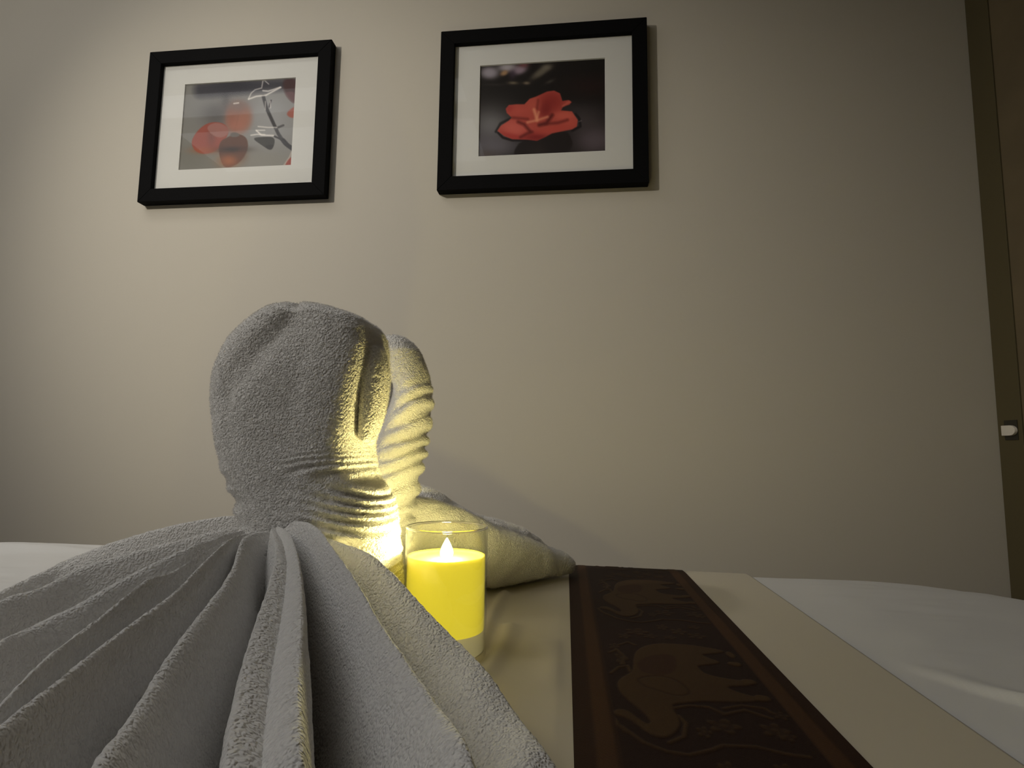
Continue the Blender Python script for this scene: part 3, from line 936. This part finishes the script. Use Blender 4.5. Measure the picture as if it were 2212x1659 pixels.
def rip_near(y, ph, fx):
    # front side is ph in (0, pi): ph=0 right, pi/2 towards the camera, pi left
    nz = vnoise(np.stack([fx * 1.2, y / 60.0, ph * 0.0], -1), 1.0, 77)
    right = np.clip((fx - 0.02 + 0.25 * nz) / 0.6, 0, 1) * np.clip(np.sin(ph) + 0.75, 0, 1)
    low = np.clip((y - 965) / 90, 0, 1)
    wav = np.sin((y + 62 * fx + 16 * nz + 7 * np.sin(y * 0.031)) * 2 * np.pi / (34 + 5 * np.sin(y * 0.017)))
    d = 0.0031 * right * low * wav * (0.75 + 0.5 * nz)
    left = np.clip((-fx - 0.55) / 0.4, 0, 1) * np.clip((y - 985) / 50, 0, 1)
    d += 0.0022 * left * np.sin((y - 1000) * 2 * np.pi / 46)
    # soft lengthwise gutters of the folded hood
    g = np.exp(-((fx + 0.14 - 0.0036 * (742 - y)) / 0.22) ** 2) * np.clip((930 - y) / 180, 0, 1) * (np.sin(ph) > 0)
    d -= 0.0052 * g
    g2 = np.exp(-((fx - 0.30) / 0.13) ** 2) * np.clip((y - 672) / 40, 0, 1) * np.clip((1000 - y) / 120, 0, 1) * (np.sin(ph) > 0)
    d -= 0.0016 * g2
    g3 = np.exp(-((fx + 0.55) / 0.10) ** 2) * np.clip((1080 - y) / 200, 0, 1) * np.clip((y - 760) / 90, 0, 1) * (np.sin(ph) > 0)
    d -= 0.0020 * g3
    return d


G, yy, ph = closed_shape(rows_[:, 0], rows_[:, 1], rows_[:, 2], YN, th_near, 640, 560, rip_near, lambda y: float(np.interp(y, [680, 720, 950, 1060], [4.0, 6.5, 6.5, 2.8])), 0.024)
neck, nk = finish('neck_and_head', G, swan, True, 21, 0.00042, 0.0028)


def droop(name, pts, rad, Y0, parent, flat, seed, n=200, m=90):
    """tapered hanging fold along an image-space polyline at distance Y0 (list or scalar)"""
    P = np.array([aty(x, y, Yq) for (x, y), Yq in zip(pts, Y0 if np.ndim(Y0) else [Y0] * len(pts))])
    C = catmull(P, n)
    R_ = smooth_interp(np.linspace(0, 1, n), np.linspace(0, 1, len(rad)), rad)
    Tn = np.gradient(C, axis=0); Tn /= np.linalg.norm(Tn, axis=1, keepdims=True)
    side = np.cross(Tn, np.array([0, 1.0, 0])); side /= np.linalg.norm(side, axis=1, keepdims=True)
    dep = np.cross(side, Tn)
    a = np.linspace(0, 2 * np.pi, m, endpoint=False)
    G = C[:, None] + R_[:, None, None] * (np.cos(a)[None, :, None] * side[:, None] + flat * np.sin(a)[None, :, None] * dep[:, None])
    t = np.linspace(0, 1, n)
    capf = np.sqrt(np.clip(1 - np.clip((t - 0.95) / 0.05, 0, 1) ** 2, 0.0, 1)) * np.sqrt(np.clip(1 - np.clip((0.06 - t) / 0.06, 0, 1) ** 2, 0, 1))
    G = C[:, None] + (G - C[:, None]) * capf[:, None, None]
    return finish(name, G, parent, True, seed, 0.00042, 0.0028)


bk1, b1 = droop('beak_fold', [(794, 745), (802, 790), (803, 845), (796, 905), (785, 957)], [0.009, 0.0125, 0.0115, 0.0092, 0.0050], YN - 0.017, swan, 1.3, 31)
bk2, b2 = droop('beak_fold', [(806, 750), (818, 795), (819, 850), (811, 905), (797, 962)], [0.010, 0.0098, 0.0085, 0.0070, 0.0044], YN + 0.002, swan, 1.6, 32)

# pleated fan tail --------------------------------------------------------
# crest lines read from the photo as (x, y, distance from camera plane)
RIDGES = [
    [(548, 1122, .545), (513, 1115, .540), (440, 1124, .545), (366, 1136, .555), (244, 1172, .570), (140, 1209, .585), (70, 1245, .580), (0, 1282, .570)],
    [(552, 1140, .515), (513, 1142, .512), (440, 1158, .515), (366, 1174, .520), (286, 1192, .525), (181, 1222, .525), (91, 1268, .515), (0, 1300, .505)],
    [(556, 1146, .500), (513, 1150, .498), (460, 1166, .490), (408, 1183, .485), (279, 1244, .475), (174, 1303, .465), (70, 1352, .455), (0, 1387, .445)],
    [(560, 1150, .490), (520, 1156, .485), (480, 1172, .475), (450, 1192, .465), (377, 1237, .450), (314, 1256, .440), (195, 1352, .410), (115, 1411, .395), (0, 1523, .365)],
    [(566, 1150, .482), (530, 1152, .476), (500, 1164, .466), (447, 1213, .448), (366, 1289, .420), (244, 1377, .385), (140, 1450, .360), (0, 1562, .330)],
    [(580, 1146, .478), (548, 1150, .472), (523, 1165, .462), (499, 1237, .430), (436, 1324, .390), (349, 1439, .350), (279, 1540, .315), (202, 1652, .285)],
    [(592, 1138, .478), (586, 1142, .472), (592, 1160, .462), (597, 1205, .437), (582, 1262, .410), (556, 1340, .372), (528, 1429, .338), (505, 1530, .304), (487, 1638, .276)],
    [(600, 1134, .480), (612, 1140, .474), (628, 1156, .465), (642, 1200, .442), (650, 1262, .412), (651, 1340, .375), (646, 1430, .340), (643, 1530, .305), (645, 1640, .276)],
    [(640, 1122, .485), (666, 1126, .480), (690, 1143, .474), (715, 1178, .462), (764, 1247, .438), (823, 1349, .402), (890, 1450, .366), (949, 1530, .340), (1012, 1624, .310)],
    [(690, 1150, .490), (736, 1171, .485), (776, 1186, .482), (816, 1209, .477), (872, 1261, .467), (949, 1349, .448), (994, 1398, .438), (1047, 1457, .418), (1106, 1544, .388), (1158, 1622, .358)],
]
DEEP = [1, 1, 1, 1, 1, 1, 0.12, 1, 1]
WL = [0.36, 0.36, 0.36, 0.40, 0.55, 0.85, 0, 0, 0]            # narrow crests with steep sides on the left
POWL = [0.75, 0.75, 0.75, 0.75, 0.75, 0.85, 0.9, 0.7, 0.7]
POWR = [0.8, 0.8, 0.8, 0.8, 0.8, 0.7, 0.9, 1.6, 1.6]
UV = [0.55, 0.62, 0.62, 0.62, 0.74, 0.82, 0.5, 0.22, 0.18]       # where the valley lies between neighbouring crests
PULL = [.20, .24, .30, .40, .40, .34, .30, .29, .27, .06]        # how far the outer ends of the pleats stand up off the table
NS = 520
crest = []
for rdg in RIDGES:
    kk = PULL[len(crest)]; nr = len(rdg) - 1
    P = np.array([aty(x, y, Y * (1 - kk * (i / nr) ** 1.3)) for i, (x, y, Y) in enumerate(rdg)])
    dv = P[-1] - P[-2]; dv[2] = 0; dv /= np.linalg.norm(dv)
    e1 = P[-1] + dv * 0.025; e1[2] = max(TZ + 0.012, P[-1][2] - 0.012)
    e2 = e1 + dv * 0.025; e2[2] = max(TZ + 0.010, e1[2] - 0.014)
    crest.append(catmull(np.vstack([P, e1, e2]), NS))
crest = np.array(crest)                                      # ridge, s, 3
s_ = np.linspace(0, 1, NS)
cols_ = []
MIN = TZ + 0.0070


def flank(c0, outward, width, n, rng_):
    """outer side of the first or last pleat falling to the table"""
    out = []
    for k in rng_:
        x = k / n
        z = MIN + (np.maximum(c0[:, 2], MIN) - MIN) * np.cos(x * np.pi / 2) ** 0.75
        p = c0.copy(); p[:, :2] += outward * (width * math.sin(x * np.pi / 2) ** 1.0)[:, None] if np.ndim(width * x) else outward * width * x
        p[:, 2] = z
        out.append(p)
    return out


# back-left flank of the first crest
out_dir = np.array([-0.15, 1.0]); out_dir /= np.linalg.norm(out_dir)
wid = 0.010 + 0.035 * s_
for k in range(20, 0, -1):
    x = k / 20
    p = crest[0].copy(); p[:, :2] += out_dir * (wid * x)[:, None]
    p[:, 2] = MIN + (np.maximum(p[:, 2], MIN) - MIN) * math.cos(x * math.pi / 2) ** 0.8
    cols_.append(p)
NT = 90
for g in range(len(crest) - 1):
    a, b = crest[g], crest[g + 1]
    uv = UV[g]
    gap = np.linalg.norm((a - b)[:, :2], axis=1)
    depth = np.minimum(0.003 + 0.40 * s_, 0.004 + 2.2 * gap)
    depth = np.minimum(depth, 0.095) * DEEP[g]
    zv = np.maximum(np.minimum(a[:, 2], b[:, 2]) - depth, MIN)
    zv = np.minimum(zv, np.minimum(a[:, 2], b[:, 2]) - 0.0008)
    dense = []
    for k in range(241):
        u = k / 240
        p = a + (b - a) * u
        if u <= uv:
            x = u / uv
            pr = math.cos(x * math.pi / 2) ** POWL[g]           # rounded crest, then a long side falling into the crease
            if WL[g]:
                c_ = 1 / (1 + 1 / WL[g] ** 2)
                pr = (1 / (1 + (x / WL[g]) ** 2) - c_) / (1 - c_)
            p[:, 2] = zv + (a[:, 2] - zv) * pr
        else:
            x = (1 - u) / (1 - uv)
            pr = math.cos(x * math.pi / 2) ** POWR[g]
            p[:, 2] = zv + (b[:, 2] - zv) * pr
        dense.append(p)
    dense = np.stack(dense, 1)                                  # s, u, 3: evened out by length so the loops keep their size
    for r_ in range(NS):
        dd = np.r_[0, np.cumsum(np.linalg.norm(np.diff(dense[r_], axis=0), axis=1))]
        tt_ = np.linspace(0, dd[-1], NT + 1)[:-1]
        dense[r_, :NT] = np.stack([np.interp(tt_, dd, dense[r_, :, c_]) for c_ in range(3)], -1)
    cols_ += [dense[:, k].copy() for k in range(NT)]
out_dir = np.array([1.0, 0.25]); out_dir /= np.linalg.norm(out_dir)
wid = 0.006 + 0.016 * s_
for k in range(0, 21):
    x = k / 20
    p = crest[-1].copy(); p[:, :2] += out_dir * (wid * x)[:, None]
    p[:, 2] = MIN + (np.maximum(p[:, 2], MIN) - MIN) * math.cos(x * math.pi / 2) ** 0.8
    cols_.append(p)
G = np.stack(cols_, 1)                                       # s, t, 3
# the rolled-under outer hem closes the pleats against the table
tuck = [G[-1].copy() for _ in range(4)]
for i_, q_ in enumerate(tuck):
    q_[:, 2] = MIN + (q_[:, 2] - MIN) * (0.75, 0.45, 0.2, 0.0)[i_]
G = np.concatenate([G, np.array(tuck)], 0)
G[..., 2] = np.maximum(G[..., 2], MIN)
# gentle large-scale irregularity of the folds
G[..., 2] += 0.0025 * vnoise(G, 0.06, 41) * np.clip((G[..., 2] - MIN) / 0.03, 0, 1)
fan, fg = finish('pleated_tail', G, swan, False, 42, 0.0004, 0.0045, np.r_[np.clip(s_ / 0.2, 0.2, 1), np.zeros(4)])
pile('terry_loops', [nk, b1, b2], 80000, 0.0016, swan, 51, 0.00013)

# ---- far swan
swan2 = empty('towel_swan', (-0.20, 0.74, TZ))
tag(swan2, 'white terry towel swan with narrow rippled neck and pointed tail, behind the candle', 'towel swan', 'two towel swans facing each other')
YFAR = 0.728
rows2 = [(722, 838, 858), (726, 826, 872), (735, 820, 888), (750, 817, 902), (781, 818, 917), (808, 824, 926), (826, 846, 929), (853, 850, 932), (880, 843, 931), (901, 834, 929),
         (946, 815, 921), (991, 797, 914), (1022, 786, 907), (1043, 780, 903), (1061, 776, 899), (1112, 770, 892), (1160, 766, 888), (1260, 760, 886), (1360, 758, 884)]
rows2 = np.array(rows2, float)


def th_far(y, hw):
    t = np.interp(y, [722, 760, 850, 1000, 1150, 1360], [0.02, 0.035, 0.040, 0.045, 0.052, 0.058])
    return t if y > 728 else t * min(1, hw / 0.02)


def rip_far(y, ph, fx):
    nz = vnoise(np.stack([fx * 1.3, y / 55.0, ph * 0.0], -1), 1.0, 78)
    wav = np.sin((y + 26 * fx + 7 * nz + 7 * np.sin(y * 0.045)) * 2 * np.pi / 37.0)
    wav = np.sign(wav) * np.abs(wav) ** 0.7
    d = 0.0036 * np.clip((y - 815) / 60, 0, 1) * np.clip((fx + 0.45) / 0.6, 0, 1) * wav * (0.85 + 0.3 * nz)
    d -= 0.004 * np.exp(-((fx + 0.25) / 0.12) ** 2) * np.clip((y - 780) / 30, 0, 1) * np.clip((860 - y) / 40, 0, 1) * (np.sin(ph) > 0)
    return d


G, _, _ = closed_shape(rows2[:, 0], rows2[:, 1], rows2[:, 2], YFAR, th_far, 560, 380, rip_far, 2.2, 0.010)
nk2o, nk2 = finish('neck_and_head', G, swan2, True, 61, 0.00042, 0.0028)
bk3, b3 = droop('beak_fold', [(836, 755), (838, 800), (834, 845), (829, 890)], [0.015, 0.0115, 0.008, 0.004], YFAR - 0.01, swan2, 1.3, 62)


def lobe(name, xs_, ytop, ybot, Ys, half, parent, seed, n=420, m=200):
    """long tapered body lying on the table: sections across its length"""
    tt = np.linspace(0, 1, n)
    kx = np.linspace(0, 1, len(xs_))
    X_ = smooth_interp(tt, kx, xs_); YT = smooth_interp(tt, kx, ytop); YB = smooth_interp(tt, kx, ybot)
    YY = smooth_interp(tt, kx, Ys); HF = smooth_interp(tt, kx, half)
    a = np.linspace(0, 2 * np.pi, m, endpoint=False)
    G = np.zeros((n, m, 3))
    cents = np.array([(aty(X_[i], YT[i], YY[i]) + aty(X_[i], YB[i], YY[i])) / 2 for i in range(n)])
    tng = np.gradient(cents[:, :2], axis=0); tng /= np.linalg.norm(tng, axis=1, keepdims=True) + 1e-9
    for i in range(n):
        zt = aty(X_[i], YT[i], YY[i])[2]; zb = max(aty(X_[i], YB[i], YY[i])[2], TZ + 0.0085)
        zc, hz = (zt + zb) / 2, max((zt - zb) / 2, 0.0008)
        nrm = np.array([0.30, -0.954])
        cs, sn = np.cos(a), np.sin(a)
        hx = HF[i] * np.sign(cs) * np.abs(cs) ** 0.85
        G[i, :, 0] = cents[i, 0] + nrm[0] * hx; G[i, :, 1] = cents[i, 1] + nrm[1] * hx
        G[i, :, 2] = np.maximum(zc + hz * np.sign(sn) * np.abs(sn) ** 0.9, TZ + 0.0085)
    N = grid_normals(G, True)
    sg = np.sign(((G - G.mean(1, keepdims=True)) * N).sum(-1).mean())
    G = G + sg * N * (0.0028 * vnoise(G, 0.035, seed + 9) + 0.0014 * vnoise(G, 0.014, seed + 10))[..., None]
    G[..., 2] = np.maximum(G[..., 2], TZ + 0.0085)
    return finish(name, G, parent, True, seed, 0.0005, 0.0032)


tl1o, tl1 = lobe('tail_front_fold', [860, 897, 966, 1016, 1077, 1130, 1180, 1216, 1233, 1240], [1060, 1071, 1089, 1110, 1138, 1158, 1176, 1192, 1206, 1216],
                 [1330, 1318, 1298, 1284, 1277, 1270, 1259, 1244, 1232, 1222], [.775, .780, .790, .805, .828, .86, .89, .915, .93, .937],
                 [.045, .046, .046, .045, .042, .036, .030, .022, .014, .003], swan2, 71)
tl2o, tl2 = lobe('tail_back_fold', [860, 897, 955, 994, 1040, 1091, 1133, 1160, 1185], [1036, 1047, 1068, 1094, 1112, 1128, 1144, 1162, 1185],
                 [1270, 1268, 1262, 1256, 1250, 1244, 1238, 1232, 1215], [.835, .84, .85, .865, .885, .905, .925, .94, .95],
                 [.040, .040, .040, .038, .036, .032, .026, .018, .004], swan2, 72)
pile('terry_loops', [nk2, b3, tl1, tl2], 70000, 0.0016, swan2, 73, 0.00013)

# ------------------------------------------------------------------ candle in a glass
CB = atz(957, 1440, TZ + 0.004)
cx0, cy0, cz0 = -0.1245, 0.554, TZ + 0.0045
candle = empty('led_candle', (cx0, cy0, cz0))
tag(candle, 'lit yellow candle in a clear glass beside the towel swans', 'candle')
R_ = 0.0388; HG = 0.1185; tw = 0.0016
rimp = [(R_ - tw / 2 + 0.0011 * math.cos(a_), HG + 0.0005 + 0.0011 * math.sin(a_)) for a_ in np.linspace(0, 2 * math.pi, 11)]
lathe('glass_rim', rimp, M['rim'], candle, (cx0, cy0, cz0), 96)
prof = [(0.0, 0.0), (R_ - 0.004, 0.0), (R_ - 0.0012, 0.0012), (R_, 0.004), (R_, HG - 0.001), (R_ - tw / 2, HG), (R_ - tw, HG - 0.001), (R_ - tw, 0.007), (R_ - 0.006, 0.0055), (0.0, 0.0055)]
glass = lathe('glass_cup', prof, M['cup'], candle, (cx0, cy0, cz0), 96)
rw = R_ - tw - 0.0006
HW = 0.0900
wz0 = 0.026
base = lathe('candle_base', [(0.0, 0.0062), (rw - 0.002, 0.0062), (rw, 0.008), (rw, wz0 - 0.0002), (0.0, wz0 - 0.0002)], M['waxbase'], candle, (cx0, cy0, cz0), 72)
wax = lathe('wax', [(0.0, wz0), (rw, wz0), (rw, HW + 0.0022), (rw - 0.0008, HW + 0.003), (rw - 0.0022, HW + 0.0012), (rw * 0.8, HW), (rw * 0.4, HW - 0.0012), (0.0, HW - 0.0016)],
            M['wax'], candle, (cx0, cy0, cz0), 72)
fz = HW - 0.0018
fl = [(0.0, 0.0)] + [(0.0071 * math.sin(math.pi * t ** 0.72) ** 0.75 * (1 - 0.42 * t), 0.0205 * t) for t in np.linspace(0.04, 0.97, 18)] + [(0.0, 0.0207)]
fl = [(a_, fz + b_) for a_, b_ in fl]
flame = lathe('flame_tip', fl, M['flame'], candle, (cx0, cy0, cz0), 20)
flame['label'] = 'glowing white teardrop flame tip'
